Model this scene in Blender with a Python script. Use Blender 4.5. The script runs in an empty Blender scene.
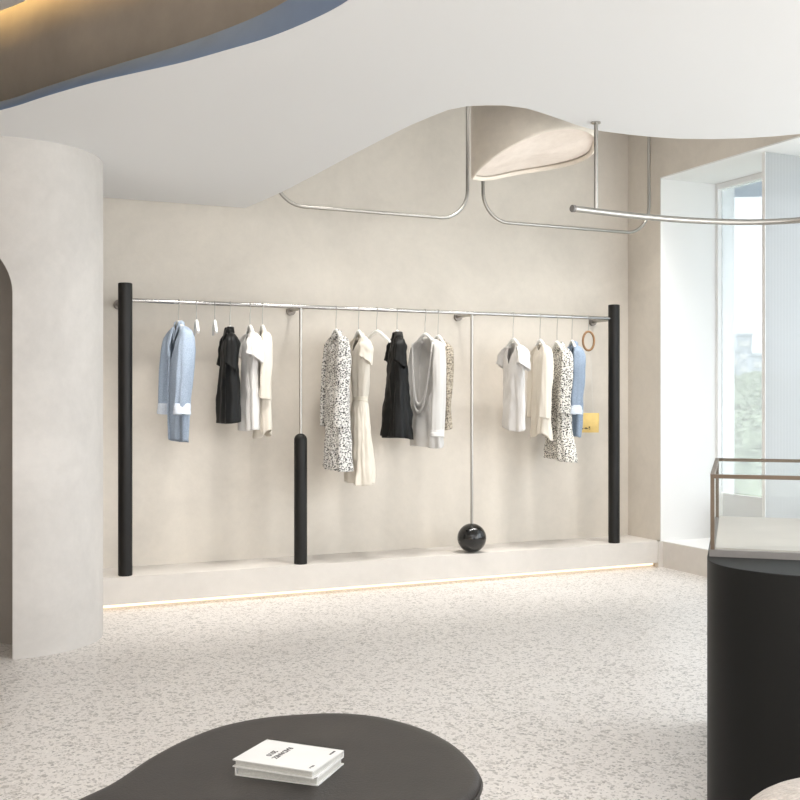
import bpy, bmesh, math, random
from math import sin, cos, pi, sqrt, radians, exp
from mathutils import Vector, Matrix, noise as mnoise
random.seed(7)
C = bpy.context.scene.collection
SC = bpy.context.scene
F = 1067.0
H = 1.6
FW = Vector((.4132, .9107, 0)); RT = Vector((.9107, -.4132, 0))

# ------------------------------------------------------------------ placing helpers (photo measurement -> metres)
def ray(x, y):
    return FW + RT * ((x - 400) / F) + Vector((0, 0, (400 - y) / F))
CAM = Vector((0, 0, H))
def atz(x, y, z):
    r = ray(x, y); return CAM + r * ((z - H) / r.z)
def att(x, y, t):
    r = ray(x, y); return CAM + r * (t / r.y)
def ats(x, y, s):
    r = ray(x, y); return CAM + r * (s / r.x)
def atd(x, y, d):
    return CAM + ray(x, y) * d
def cam2(X, Y, z=0):
    v = FW * Y + RT * X; return Vector((v.x, v.y, z))

# ------------------------------------------------------------------ materials
def lin(c):
    return tuple((v / 255 / 12.92 if v / 255 <= .04045 else ((v / 255 + .055) / 1.055) ** 2.4) for v in c) + (1,)
def newmat(name):
    m = bpy.data.materials.new(name); m.use_nodes = True
    nt = m.node_tree; b = nt.nodes['Principled BSDF']
    return m, nt, b
def node(nt, t, **kw):
    n = nt.nodes.new(t)
    for k, v in kw.items():
        if k in n.inputs.keys(): n.inputs[k].default_value = v
        else: setattr(n, k, v)
    return n
def simple(name, col, rough=.5, metal=0, noise=0, nscale=8, bump=0, bscale=60, spec=.5, sheen=0):
    m, nt, b = newmat(name)
    b.inputs['Base Color'].default_value = lin(col)
    b.inputs['Roughness'].default_value = rough
    b.inputs['Metallic'].default_value = metal
    b.inputs['Specular IOR Level'].default_value = spec
    if sheen:
        b.inputs['Sheen Weight'].default_value = sheen
    tc = node(nt, 'ShaderNodeTexCoord')
    if noise:
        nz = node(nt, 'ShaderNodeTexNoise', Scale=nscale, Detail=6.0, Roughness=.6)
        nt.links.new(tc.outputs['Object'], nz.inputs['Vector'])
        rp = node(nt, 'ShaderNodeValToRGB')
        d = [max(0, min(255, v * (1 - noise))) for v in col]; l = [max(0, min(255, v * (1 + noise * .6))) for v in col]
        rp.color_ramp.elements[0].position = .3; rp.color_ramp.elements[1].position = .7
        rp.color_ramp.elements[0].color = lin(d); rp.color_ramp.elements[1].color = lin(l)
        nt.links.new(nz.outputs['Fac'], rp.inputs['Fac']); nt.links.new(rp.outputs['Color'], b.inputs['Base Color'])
    if bump:
        n2 = node(nt, 'ShaderNodeTexNoise', Scale=bscale, Detail=4.0)
        nt.links.new(tc.outputs['Object'], n2.inputs['Vector'])
        bp = node(nt, 'ShaderNodeBump', Strength=bump, Distance=.01)
        nt.links.new(n2.outputs['Fac'], bp.inputs['Height']); nt.links.new(bp.outputs['Normal'], b.inputs['Normal'])
    return m
def emit(name, col, strength):
    m = bpy.data.materials.new(name); m.use_nodes = True; nt = m.node_tree
    nt.nodes.clear(); o = node(nt, 'ShaderNodeOutputMaterial'); e = node(nt, 'ShaderNodeEmission')
    e.inputs['Color'].default_value = lin(col); e.inputs['Strength'].default_value = strength
    nt.links.new(e.outputs[0], o.inputs[0]); return m

def plaster(name, col, amt=.05):
    m, nt, b = newmat(name)
    tc = node(nt, 'ShaderNodeTexCoord')
    a = node(nt, 'ShaderNodeTexNoise', Scale=1.3, Detail=8.0, Roughness=.62, Distortion=.6)
    c = node(nt, 'ShaderNodeTexNoise', Scale=14.0, Detail=6.0, Roughness=.7)
    nt.links.new(tc.outputs['Object'], a.inputs['Vector']); nt.links.new(tc.outputs['Object'], c.inputs['Vector'])
    mx = node(nt, 'ShaderNodeMath', operation='MULTIPLY_ADD'); mx.inputs[1].default_value = .35
    nt.links.new(c.outputs['Fac'], mx.inputs[0]); nt.links.new(a.outputs['Fac'], mx.inputs[2])
    rp = node(nt, 'ShaderNodeValToRGB')
    rp.color_ramp.elements[0].position = .45; rp.color_ramp.elements[1].position = .9
    rp.color_ramp.elements[0].color = lin([v * (1 - amt) for v in col]); rp.color_ramp.elements[1].color = lin([min(255, v * (1 + amt)) for v in col])
    nt.links.new(mx.outputs[0], rp.inputs['Fac']); nt.links.new(rp.outputs['Color'], b.inputs['Base Color'])
    b.inputs['Roughness'].default_value = .8; b.inputs['Specular IOR Level'].default_value = .25
    bp = node(nt, 'ShaderNodeBump', Strength=.12, Distance=.01)
    nt.links.new(c.outputs['Fac'], bp.inputs['Height']); nt.links.new(bp.outputs['Normal'], b.inputs['Normal'])
    return m

def terrazzo():
    m, nt, b = newmat('terrazzo')
    tc = node(nt, 'ShaderNodeTexCoord')
    base = node(nt, 'ShaderNodeTexNoise', Scale=1.5, Detail=4.0)
    nt.links.new(tc.outputs['Object'], base.inputs['Vector'])
    r0 = node(nt, 'ShaderNodeValToRGB')
    r0.color_ramp.elements[0].color = lin((221, 215, 210)); r0.color_ramp.elements[1].color = lin((231, 226, 222))
    nt.links.new(base.outputs['Fac'], r0.inputs['Fac'])
    col = r0.outputs['Color']
    # warp the cells so that the chips are irregular
    wz = node(nt, 'ShaderNodeTexNoise', Scale=24.0, Detail=2.0)
    nt.links.new(tc.outputs['Object'], wz.inputs['Vector'])
    va = node(nt, 'ShaderNodeVectorMath', operation='MULTIPLY_ADD'); va.inputs[1].default_value = (.016, .016, .016)
    nt.links.new(wz.outputs['Color'], va.inputs[0]); nt.links.new(tc.outputs['Object'], va.inputs[2])
    for sc, thr, share, cols in ((38, .10, .25, ((160, 155, 149), (192, 186, 180), (176, 170, 164))),
                                 (64, .12, .26, ((138, 133, 128), (178, 171, 165), (240, 235, 229))),
                                 (110, .12, .30, ((150, 145, 138), (175, 168, 160), (238, 233, 226)))):
        v1 = node(nt, 'ShaderNodeTexVoronoi', Scale=float(sc)); v2 = node(nt, 'ShaderNodeTexVoronoi', Scale=float(sc), feature='DISTANCE_TO_EDGE')
        for v in (v1, v2): nt.links.new(va.outputs[0], v.inputs['Vector'])
        sp = node(nt, 'ShaderNodeSeparateColor'); nt.links.new(v1.outputs['Color'], sp.inputs[0])
        pick = node(nt, 'ShaderNodeMath', operation='LESS_THAN'); pick.inputs[1].default_value = share
        nt.links.new(sp.outputs[0], pick.inputs[0])
        ed = node(nt, 'ShaderNodeMath', operation='GREATER_THAN'); ed.inputs[1].default_value = thr
        nt.links.new(v2.outputs['Distance'], ed.inputs[0])
        mk = node(nt, 'ShaderNodeMath', operation='MULTIPLY'); nt.links.new(pick.outputs[0], mk.inputs[0]); nt.links.new(ed.outputs[0], mk.inputs[1])
        mk2 = node(nt, 'ShaderNodeMath', operation='MULTIPLY'); mk2.inputs[1].default_value = .72; nt.links.new(mk.outputs[0], mk2.inputs[0])
        rp = node(nt, 'ShaderNodeValToRGB'); rp.color_ramp.interpolation = 'CONSTANT'
        e = rp.color_ramp.elements; e[0].color = lin(cols[0]); e[1].color = lin(cols[1]); e[1].position = .35
        e3 = e.new(.7); e3.color = lin(cols[2])
        nt.links.new(sp.outputs[1], rp.inputs['Fac'])
        mix = node(nt, 'ShaderNodeMix', data_type='RGBA')
        nt.links.new(mk2.outputs[0], mix.inputs[0]); nt.links.new(col, mix.inputs[6]); nt.links.new(rp.outputs['Color'], mix.inputs[7])
        col = mix.outputs[2]
    nt.links.new(col, b.inputs['Base Color'])
    b.inputs['Roughness'].default_value = .38; b.inputs['Specular IOR Level'].default_value = .35
    return m

def printed(name, ground, marks, scale=26., thr=.36, stretch=(1, 1, 1.5)):
    """Cloth printed with small irregular dashes."""
    m, nt, b = newmat(name)
    tc = node(nt, 'ShaderNodeTexCoord'); mp = node(nt, 'ShaderNodeMapping'); mp.inputs['Scale'].default_value = stretch
    nt.links.new(tc.outputs['Object'], mp.inputs['Vector'])
    wz = node(nt, 'ShaderNodeTexNoise', Scale=30.0, Detail=2.0); nt.links.new(mp.outputs[0], wz.inputs['Vector'])
    va = node(nt, 'ShaderNodeVectorMath', operation='MULTIPLY_ADD'); va.inputs[1].default_value = (.02, .02, .02)
    nt.links.new(wz.outputs['Color'], va.inputs[0]); nt.links.new(mp.outputs[0], va.inputs[2])
    v = node(nt, 'ShaderNodeTexVoronoi', Scale=scale); nt.links.new(va.outputs[0], v.inputs['Vector'])
    lt = node(nt, 'ShaderNodeMath', operation='LESS_THAN'); lt.inputs[1].default_value = thr
    nt.links.new(v.outputs['Distance'], lt.inputs[0])
    mix = node(nt, 'ShaderNodeMix', data_type='RGBA'); mix.inputs[6].default_value = lin(ground); mix.inputs[7].default_value = lin(marks)
    nt.links.new(lt.outputs[0], mix.inputs[0]); nt.links.new(mix.outputs[2], b.inputs['Base Color'])
    b.inputs['Roughness'].default_value = .85; b.inputs['Specular IOR Level'].default_value = .2
    return m

def thin_glass(name, tint=(255, 255, 255), veil=0., veilcol=(240, 244, 246), gloss=.08, stripes=False):
    m = bpy.data.materials.new(name); m.use_nodes = True; nt = m.node_tree; nt.nodes.clear()
    o = node(nt, 'ShaderNodeOutputMaterial')
    tr = node(nt, 'ShaderNodeBsdfTransparent'); tr.inputs[0].default_value = lin(tint)
    gl = node(nt, 'ShaderNodeBsdfGlossy'); gl.inputs['Roughness'].default_value = .03
    mx = node(nt, 'ShaderNodeMixShader'); mx.inputs[0].default_value = gloss
    nt.links.new(tr.outputs[0], mx.inputs[1]); nt.links.new(gl.outputs[0], mx.inputs[2])
    out = mx
    if veil:
        tl = node(nt, 'ShaderNodeBsdfTranslucent'); tl.inputs[0].default_value = lin(veilcol)
        df = node(nt, 'ShaderNodeBsdfDiffuse'); df.inputs[0].default_value = lin(veilcol)
        m1 = node(nt, 'ShaderNodeMixShader'); m1.inputs[0].default_value = .4
        nt.links.new(tl.outputs[0], m1.inputs[1]); nt.links.new(df.outputs[0], m1.inputs[2])
        m2 = node(nt, 'ShaderNodeMixShader'); m2.inputs[0].default_value = veil
        if stripes:
            tc = node(nt, 'ShaderNodeTexCoord'); wv = node(nt, 'ShaderNodeTexWave', Scale=9.0, Distortion=.6); wv.bands_direction = 'X'
            nt.links.new(tc.outputs['Object'], wv.inputs['Vector'])
            mr = node(nt, 'ShaderNodeMapRange'); mr.inputs[3].default_value = veil - .02; mr.inputs[4].default_value = veil + .02
            nt.links.new(wv.outputs['Fac'], mr.inputs[0]); nt.links.new(mr.outputs[0], m2.inputs[0])
        nt.links.new(mx.outputs[0], m2.inputs[1]); nt.links.new(m1.outputs[0], m2.inputs[2]); out = m2
    nt.links.new(out.outputs[0], o.inputs[0]); return m

M = dict(
    wall=plaster('beige_plaster', (219, 211, 200), .035),
    column=plaster('pale_plaster', (208, 203, 198), .045),
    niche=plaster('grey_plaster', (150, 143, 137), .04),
    ledge=plaster('ledge_plaster', (214, 208, 201), .03),
    ceiling=simple('ceiling_paint', (233, 233, 233), .9, spec=.1),
    blue=simple('blue_paint', (126, 144, 174), .7, spec=.2, noise=.05, nscale=2),
    taupe=simple('taupe_paint', (164, 153, 141), .85, spec=.2, noise=.05, nscale=3),
    floor=terrazzo(),
    white=simple('white_paint', (242, 241, 239), .6, spec=.3),
    black=simple('black_metal', (26, 24, 22), .45, noise=.12, nscale=5, spec=.32),
    ball=simple('black_stone', (24, 23, 22), .16, noise=.4, nscale=14, spec=.6),
    counter=simple('black_counter', (19, 19, 18), .55, noise=.05, nscale=3, spec=.25),
    chrome=simple('chrome', (186, 184, 181), .2, metal=1),
    dark_steel=simple('dark_steel', (128, 120, 112), .35, metal=1),
    steel=simple('satin_steel', (176, 172, 166), .3, metal=1),
    bronze=simple('bronze_metal', (112, 98, 84), .45, metal=.6, noise=.06),
    grey=simple('grey_slab', (128, 124, 121), .5, noise=.05),
    cream_floor=simple('cream_stone', (182, 176, 168), .5, noise=.03, nscale=5),
    leather=simple('dark_leather', (53, 49, 46), .48, noise=.16, nscale=3.5, bump=.12, bscale=130, spec=.45),
    boucle=simple('boucle_wool', (190, 180, 171), .95, noise=.12, nscale=60, bump=1., bscale=75, spec=.1, sheen=.3),
    lampshade=plaster('shade_plaster', (232, 222, 208), .06),
    lampface=None,
    led=emit('led_warm', (255, 230, 196), 2.),
    cove=emit('cove_warm', (255, 218, 150), 14.),
    denim=simple('denim', (160, 173, 190), .9, noise=.12, nscale=160, bump=.3, bscale=300, spec=.15),
    denim_dark=simple('denim_deep', (150, 165, 184), .9, noise=.14, nscale=160, bump=.3, bscale=300, spec=.15),
    cuff=simple('white_cuff', (212, 219, 229), .9, noise=.05, nscale=90, spec=.15),
    cloth_white=simple('white_cotton', (222, 219, 216), .85, bump=.12, bscale=18, spec=.15),
    cloth_silk=simple('white_satin', (216, 213, 209), .5, bump=.06, bscale=8, spec=.4),
    cloth_cream=simple('cream_cotton', (229, 221, 208), .85, bump=.12, bscale=18, spec=.15),
    cloth_ivory=simple('ivory_linen', (232, 224, 208), .85, bump=.12, bscale=18, spec=.15),
    cloth_black=simple('black_satin', (11, 11, 10), .55, bump=.1, bscale=10, spec=.3),
    cloth_charcoal=simple('charcoal_satin', (48, 46, 44), .6, spec=.3),
    print_bw=printed('black_dash_print', (228, 225, 220), (24, 23, 24), 62., .43, (1, 1, 1.7)),
    print_bw2=printed('black_dash_print_dense', (228, 224, 216), (34, 31, 30), 62., .43, (1, 1, 1.7)),
    print_brown=printed('brown_fleck_print', (196, 184, 166), (70, 62, 54), 80., .45, (1, 1, 1.5)),
    hanger=simple('white_hanger', (244, 243, 240), .5, spec=.4),
    wood=simple('pale_wood', (150, 112, 74), .5, noise=.12, nscale=30),
    yellow=simple('yellow_leather', (222, 190, 116), .6, noise=.04, nscale=20),
    ink=simple('dark_ink', (40, 34, 28), .7),
    cord=simple('white_cord', (232, 228, 220), .8),
    cover=simple('white_cover', (220, 218, 215), .5, noise=.015),
    pages=simple('page_paper', (200, 198, 192), .9, noise=.06, nscale=200),
    greytext=simple('grey_ink', (70, 66, 66), .7),
    glass=thin_glass('case_glass', (254, 255, 255), gloss=.04),
    window_glass=thin_glass('haze_veil_glass', (248, 252, 255), veil=.27, veilcol=(246, 247, 248), gloss=.04),  # white veil mixed into the pane stands in for outdoor haze
    screen_glass=thin_glass('frosted_glass', (240, 243, 246), veil=.7, veilcol=(226, 227, 228), gloss=.03, stripes=True),
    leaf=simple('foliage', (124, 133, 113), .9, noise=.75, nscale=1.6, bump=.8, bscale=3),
    tower=simple('pale_concrete', (190, 196, 204), .9, noise=.08, nscale=.2),
    land=simple('distant_land', (150, 162, 140), .95, noise=.2, nscale=.05),
    screed=simple('grey_spandrel', (214, 214, 213), .6),
)
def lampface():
    m, nt, b = newmat('lamp_face_glow')
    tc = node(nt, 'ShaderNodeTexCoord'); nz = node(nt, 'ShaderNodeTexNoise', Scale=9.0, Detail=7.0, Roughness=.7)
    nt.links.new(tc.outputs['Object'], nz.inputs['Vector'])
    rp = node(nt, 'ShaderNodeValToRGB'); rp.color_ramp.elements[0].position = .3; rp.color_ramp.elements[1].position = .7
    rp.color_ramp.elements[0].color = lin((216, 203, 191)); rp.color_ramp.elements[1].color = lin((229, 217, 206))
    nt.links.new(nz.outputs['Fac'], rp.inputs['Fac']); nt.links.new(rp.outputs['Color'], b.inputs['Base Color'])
    nt.links.new(rp.outputs['Color'], b.inputs['Emission Color']); b.inputs['Emission Strength'].default_value = .2  # mild emission added; stands in for light bounced up from the floor
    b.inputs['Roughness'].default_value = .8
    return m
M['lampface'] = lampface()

# ------------------------------------------------------------------ mesh helpers
class MB:
    def __init__(s): s.v = []; s.f = []
    def add(s, vs, fs):
        o = len(s.v); s.v += [Vector(p) for p in vs]; s.f += [tuple(i + o for i in f) for f in fs]; return s
    def box(s, a, b, mat=None):
        x0, y0, z0 = a; x1, y1, z1 = b
        vs = [(x0, y0, z0), (x1, y0, z0), (x1, y1, z0), (x0, y1, z0), (x0, y0, z1), (x1, y0, z1), (x1, y1, z1), (x0, y1, z1)]
        if mat: vs = [mat @ Vector(p) for p in vs]
        return s.add(vs, [(0, 3, 2, 1), (4, 5, 6, 7), (0, 1, 5, 4), (1, 2, 6, 5), (2, 3, 7, 6), (3, 0, 4, 7)])
    def prism(s, poly, z0, z1):
        n = len(poly)
        vs = [(p[0], p[1], z0) for p in poly] + [(p[0], p[1], z1) for p in poly]
        return s.add(vs, [tuple(range(n - 1, -1, -1)), tuple(range(n, 2 * n))] + [(i, (i + 1) % n, n + (i + 1) % n, n + i) for i in range(n)])
    def rings(s, rings, cap0=True, cap1=True):
        n = len(rings[0]); vs = [p for r in rings for p in r]; fs = []
        for k in range(len(rings) - 1):
            for i in range(n):
                j = (i + 1) % n; fs.append((k * n + i, k * n + j, (k + 1) * n + j, (k + 1) * n + i))
        if cap0: fs.append(tuple(range(n - 1, -1, -1)))
        if cap1: fs.append(tuple((len(rings) - 1) * n + i for i in range(n)))
        return s.add(vs, fs)
    def lathe(s, prof, c=(0, 0, 0), n=48):
        c = Vector(c)
        return s.rings([[c + Vector((r * cos(2 * pi * i / n), r * sin(2 * pi * i / n), z)) for i in range(n)] for r, z in prof])
    def tube(s, path, r, n=16, closed=False, flat=None):
        path = [Vector(p) for p in path]; m = len(path); rr = r if isinstance(r, (list, tuple)) else [r] * m
        rs = []; ref = None
        for k in range(m):
            a = path[(k - 1) % m] if closed or k else path[0]; b = path[(k + 1) % m] if closed or k < m - 1 else path[-1]
            t = (b - a).normalized()
            if ref is None:
                ref = Vector((0, 0, 1)) if abs(t.z) < .9 else Vector((0, 1, 0))
                if flat: ref = Vector(flat)
            u = (ref - t * ref.dot(t)).normalized(); w = t.cross(u); ref = u
            e = rr[k] if isinstance(rr[k], (list, tuple)) else (rr[k], rr[k])
            rs.append([path[k] + u * (e[0] * cos(2 * pi * i / n)) + w * (e[1] * sin(2 * pi * i / n)) for i in range(n)])
        if closed: rs.append(rs[0]); return s.rings(rs, False, False)
        return s.rings(rs)
def link(o): C.objects.link(o); return o
def obj(name, mb, mat, parent=None, smooth=True, world=False, bevel=0, solid=0, angle=40, kind=None, sub=0):
    me = bpy.data.meshes.new(name)
    off = Vector((0, 0, 0))
    if world and parent is not None:
        p = parent
        while p is not None: off += p.location; p = p.parent
    me.from_pydata([tuple(v - off) for v in mb.v], [], mb.f); me.validate(); me.update()
    bm = bmesh.new(); bm.from_mesh(me); bmesh.ops.remove_doubles(bm, verts=bm.verts, dist=1e-6); bmesh.ops.recalc_face_normals(bm, faces=bm.faces); bm.to_mesh(me); bm.free()
    me.materials.append(M[mat] if isinstance(mat, str) else mat)
    if smooth:
        for p in me.polygons: p.use_smooth = True
        me.set_sharp_from_angle(angle=radians(angle))
    o = link(bpy.data.objects.new(name, me))
    if parent is not None: o.parent = parent
    if solid:
        md = o.modifiers.new('thickness', 'SOLIDIFY'); md.thickness = solid; md.offset = 0
    if sub:
        md = o.modifiers.new('smooth', 'SUBSURF'); md.levels = sub; md.render_levels = sub
    if bevel:
        md = o.modifiers.new('edges', 'BEVEL'); md.width = bevel; md.segments = 3; md.limit_method = 'ANGLE'
    if kind: o['kind'] = kind
    return o
def tag(o, label, cat, group=None):
    o['label'] = label; o['category'] = cat
    if group: o['group'] = group
    return o
def thing(name, label, cat, loc=(0, 0, 0), rotz=0, group=None):
    o = link(bpy.data.objects.new(name, None)); o.empty_display_size = .1
    o.location = loc; o.rotation_euler = (0, 0, rotz); return tag(o, label, cat, group)
def struct(name, mb, mat, **kw): return obj(name, mb, mat, kind='structure', **kw)
def smooth_path(pts, n=8, closed=False):
    """Catmull-Rom through the points."""
    pts = [Vector(p) for p in pts]; out = []; m = len(pts)
    rng = m if closed else m - 1
    for k in range(rng):
        g = (lambda i: pts[i % m]) if closed else (lambda i: pts[max(0, min(m - 1, i))])
        p0, p1, p2, p3 = g(k - 1), g(k), g(k + 1), g(k + 2)
        for i in range(n):
            t = i / n
            out.append(.5 * ((2 * p1) + (p2 - p0) * t + (2 * p0 - 5 * p1 + 4 * p2 - p3) * t * t + (3 * p1 - p0 - 3 * p2 + p3) * t ** 3))
    if not closed: out.append(pts[-1])
    return out

# ------------------------------------------------------------------ the setting
TW = 8.78          # back wall
SR = 6.49          # right wall, inner face
SG = 7.2           # glazing
ZC = 3.22          # lower ceiling
ZU = 4.4           # upper ceiling
TF = 8.27          # platform front
LW, RW = -1.3, -3.0

struct('floor', MB().box((LW - .2, RW - .2, -.12), (SG + .1, TW + .2, 0)), 'floor', smooth=False)
struct('wall_back', MB().box((LW - .2, TW, 0), (SR + .35, TW + .15, ZU)), 'wall', smooth=False)
struct('wall_left', MB().box((LW - .2, RW, 0), (LW, TW, ZU)), 'wall', smooth=False)
# right wall: corner pier, low wall under the glass, head above it
ZH = 3.73
struct('wall_right', MB().box((SR, TF, 0), (SG + .1, TW, ZU)).box((SR, RW, ZH), (SG + .1, TF, ZU)), 'wall', smooth=False)
struct('trim_1', MB().box((SR + .02, RW, .0), (SG + .1, TF - .004, .245)), 'ledge', smooth=False)     # low wall
# white lining of the deep window opening
lin_ = MB().box((SR - .004, TF - .012, .25), (SG + .185, TF + .0, ZH)).box((SR - .004, RW, ZH - .012), (SG + .07, TF, ZH)).box((SR + .02, RW, .245), (SG, TF - .012, .25))
struct('trim_2', lin_, 'white', smooth=False)
# rear wall: piers with tall openings between them
rear = MB().box((LW, RW - .15, 0), (SG + .1, RW, .1)).box((LW, RW - .15, 3.1), (SG + .1, RW, ZU))
for s0 in (LW, 2.4, SG - .3): rear.box((s0, RW - .15, .1), (s0 + .4, RW, 3.1))
struct('wall_rear', rear, 'wall', smooth=False)

# lower ceiling with its wavy free edge and the round recess
edge = [(245, 208), (262, 201), (280, 193), (315, 175), (350, 156), (385, 138), (410, 125.5), (430, 117), (448, 110), (467, 106.2), (486, 105.4), (505, 105.5), (527, 108.5), (543.5, 113.5), (560, 119.2), (575, 124.5), (590, 128.8), (603, 131.3), (626, 134.3), (650, 136.8), (680, 138.8), (712, 139.2), (745, 138.2), (775, 136.3), (805, 133.5)]
ew = [atz(x, y, ZC) for x, y in edge]
lip_px = [(-170, 141), (-80, 126), (0, 110.2), (45, 96.5), (90, 83.5), (135, 73), (180, 63), (225, 50.5), (270, 37), (315, 18.5), (349, 0), (385, -28), (415, -66)]
top_px = [(-170, 132), (-80, 118), (0, 101.5), (45, 87), (90, 72.5), (135, 58.7), (180, 45), (225, 29), (270, 9.5), (315, -18), (349, -44), (385, -82), (415, -130)]
ZB = 3.36
lip = [atz(x, y, ZC) for x, y in lip_px]; tp = [atz(x, y, ZB) for x, y in top_px]
a, b = lip[-1], lip[0]
back = [Vector((a.x + .1, a.y - .7, ZC)), Vector((a.x - .3, a.y - 1.4, ZC)), Vector((a.x - 1.1, a.y - 1.7, ZC)), Vector((b.x + .1, b.y - 2.6, ZC)), Vector((b.x - .25, b.y - 1.2, ZC))]
lipc = smooth_path(lip + back, 6, True)
backt = [p + Vector((0, 0, ZB - ZC)) + (p - Vector((.9, 4.0, ZC))).normalized() * .06 for p in back]
topc = smooth_path(tp + backt, 6, True)
bm = bmesh.new()
outer = [Vector((LW, TW, ZC))] + ew + [Vector((SR, ew[-1].y - .1, ZC)), Vector((SR, RW, ZC)), Vector((LW, RW, ZC))]
def loop(pts):
    vs = [bm.verts.new(p) for p in pts]; return [bm.edges.new((vs[i], vs[(i + 1) % len(vs)])) for i in range(len(vs))]
es = loop(outer) + loop(lipc)
r = bmesh.ops.triangle_fill(bm, use_beauty=True, use_dissolve=False, edges=es)
ex = bmesh.ops.extrude_face_region(bm, geom=bm.faces[:])
bmesh.ops.translate(bm, verts=[g for g in ex['geom'] if isinstance(g, bmesh.types.BMVert)], vec=(0, 0, .012))
mb = MB(); bm.verts.index_update(); mb.v = [v.co.copy() for v in bm.verts]; mb.f = [tuple(v.index for v in f.verts) for f in bm.faces]; bm.free()
struct('ceiling', mb, 'ceiling', smooth=True, angle=30)
# blue rim of the recess, taupe wall of the recess, its own ceiling
ctr = Vector((.6, 4.1, 0))
lipo = lipc
struct('trim_3', MB().rings([[p + Vector((0, 0, -.001)) + ((ctr - p) * Vector((1, 1, 0))).normalized() * .004 for p in lipo], [p + Vector((0, 0, .014)) + ((ctr - p) * Vector((1, 1, 0))).normalized() * .004 for p in lipo], topc], False, False), 'blue', angle=60)
taupe = [p + Vector((0, 0, -.002)) + ((p - ctr) * Vector((1, 1, 0))).normalized() * .004 for p in topc]
struct('wall_recess', MB().rings([taupe, [Vector((p.x, p.y, 4.1)) for p in taupe]], False, False), 'taupe', angle=60, solid=.01)
def inset(d): return [p + ((ctr - p) * Vector((1, 1, 0))).normalized() * d for p in taupe]
struct('ceiling_recess', MB().prism([(p.x, p.y) for p in inset(.2)], 3.84, 3.88).prism([(p.x, p.y) for p in taupe], 4.08, 4.12), 'ceiling', smooth=False)
o = obj('cove_light', MB().tube([Vector((p.x, p.y, 3.93)) for p in inset(.2)], .014, 8, closed=True, flat=(0, 0, 1)), 'cove'); tag(o, 'warm cove light glowing in the gap around the ceiling recess', 'cove light')
struct('ceiling_upper', MB().box((LW, RW, ZU), (SG + .1, TW, ZU + .1)), 'ceiling', smooth=False)

# plaster ledge along the back wall, lit from its shadow gap
struct('platform', MB().box((LW, TF, .045), (SR, TW, .25)).box((LW, TF + .09, 0), (SR, TW, .045)), 'ledge', smooth=False)
strip = MB().box((LW + .1, TF + .075, .012), (SR - .03, TF + .09, .04))
o = obj('light_strip', strip, 'led', smooth=False); tag(o, 'warm glowing light strip in the gap under the plaster ledge', 'light strip')
struct('trim_4', MB().box((SR - .03, TF - .01, 0), (SR + .02, TF + .05, .25)), 'ledge', smooth=False)

# round column with an arched niche
cc = cam2(-2.63, 7.14); CR = .62
col = MB().lathe([(CR, 0), (CR, 1.1), (CR, 2.2), (CR, ZC)], cc, 128)
col_o = struct('column', col, 'column', angle=50)
ax = (FW * -.94 + RT * -.342).normalized(); sd = Vector((-ax.y, ax.x, 0))
AR, ZS = .424, 2.26
prof = [(-AR, -.1), (AR, -.1)] + [(AR * cos(k * pi / 32), ZS + AR * sin(k * pi / 32)) for k in range(33)]
cut = MB(); n = len(prof)
def cp(w, z, d): return cc + ax * d + sd * w + Vector((0, 0, z))
cut.rings([[cp(w, z, .12) for w, z in prof], [cp(w, z, 1.2) for w, z in prof]])
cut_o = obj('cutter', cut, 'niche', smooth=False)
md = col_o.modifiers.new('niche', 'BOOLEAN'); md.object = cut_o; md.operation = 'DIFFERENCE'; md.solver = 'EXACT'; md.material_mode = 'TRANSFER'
bpy.context.view_layer.update()
dg = bpy.context.evaluated_depsgraph_get()
me = bpy.data.meshes.new_from_object(col_o.evaluated_get(dg))
col_o.modifiers.clear(); col_o.data = me; bpy.data.objects.remove(cut_o)
me.set_sharp_from_angle(angle=radians(40))

# ------------------------------------------------------------------ window: stiles, glass, low spandrel, glass screen
fr = MB()
for t0, w in ((TF - .09, .078), (6.3, .08), (4.2, .08), (2.1, .08), (0., .08)):
    fr.box((SG - .05, t0 if t0 < 8 else TF - .045, .25), (SG + .06, t0 + w, ZH - .004))
fr.box((SG - .046, RW, ZH - .07), (SG + .056, TF - .02, ZH - .014))
wf = struct('window_1', fr, 'white', smooth=False)
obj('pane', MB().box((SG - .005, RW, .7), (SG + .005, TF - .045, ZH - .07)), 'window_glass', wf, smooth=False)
obj('spandrel', MB().box((SG - .03, RW, .25), (SG + .03, TF - .09, .69)).box((SG - .12, RW, .40), (SG - .03, TF - .09, .44)), 'screed', wf, smooth=False)
p = att(764, 150, 7.0)
scr = thing('glass_screen', 'tall frosted grey glass screen standing across the window recess', 'screen', (p.x, 7.0, .25))
obj('glass_panel', MB().box((p.x, 6.985, .255), (SG - .06, 7.015, ZH - .02)), 'screen_glass', scr, smooth=False, world=True)
obj('edge_strip', MB().box((p.x - .005, 6.982, .25), (p.x, 7.018, ZH - .014)), 'white', scr, smooth=False, world=True)
# blue canopy outside, above the glass
cA, cB = atz(700, 194, ZH), atz(860, 193, ZH)
struct('exterior_canopy', MB().prism([(SG + .1, 9.2), (SG + .1, 5.0), (cB.x, cB.y), (cA.x + .2, cA.y)], ZH - .02, ZH + .15), 'blue', smooth=False)

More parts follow.
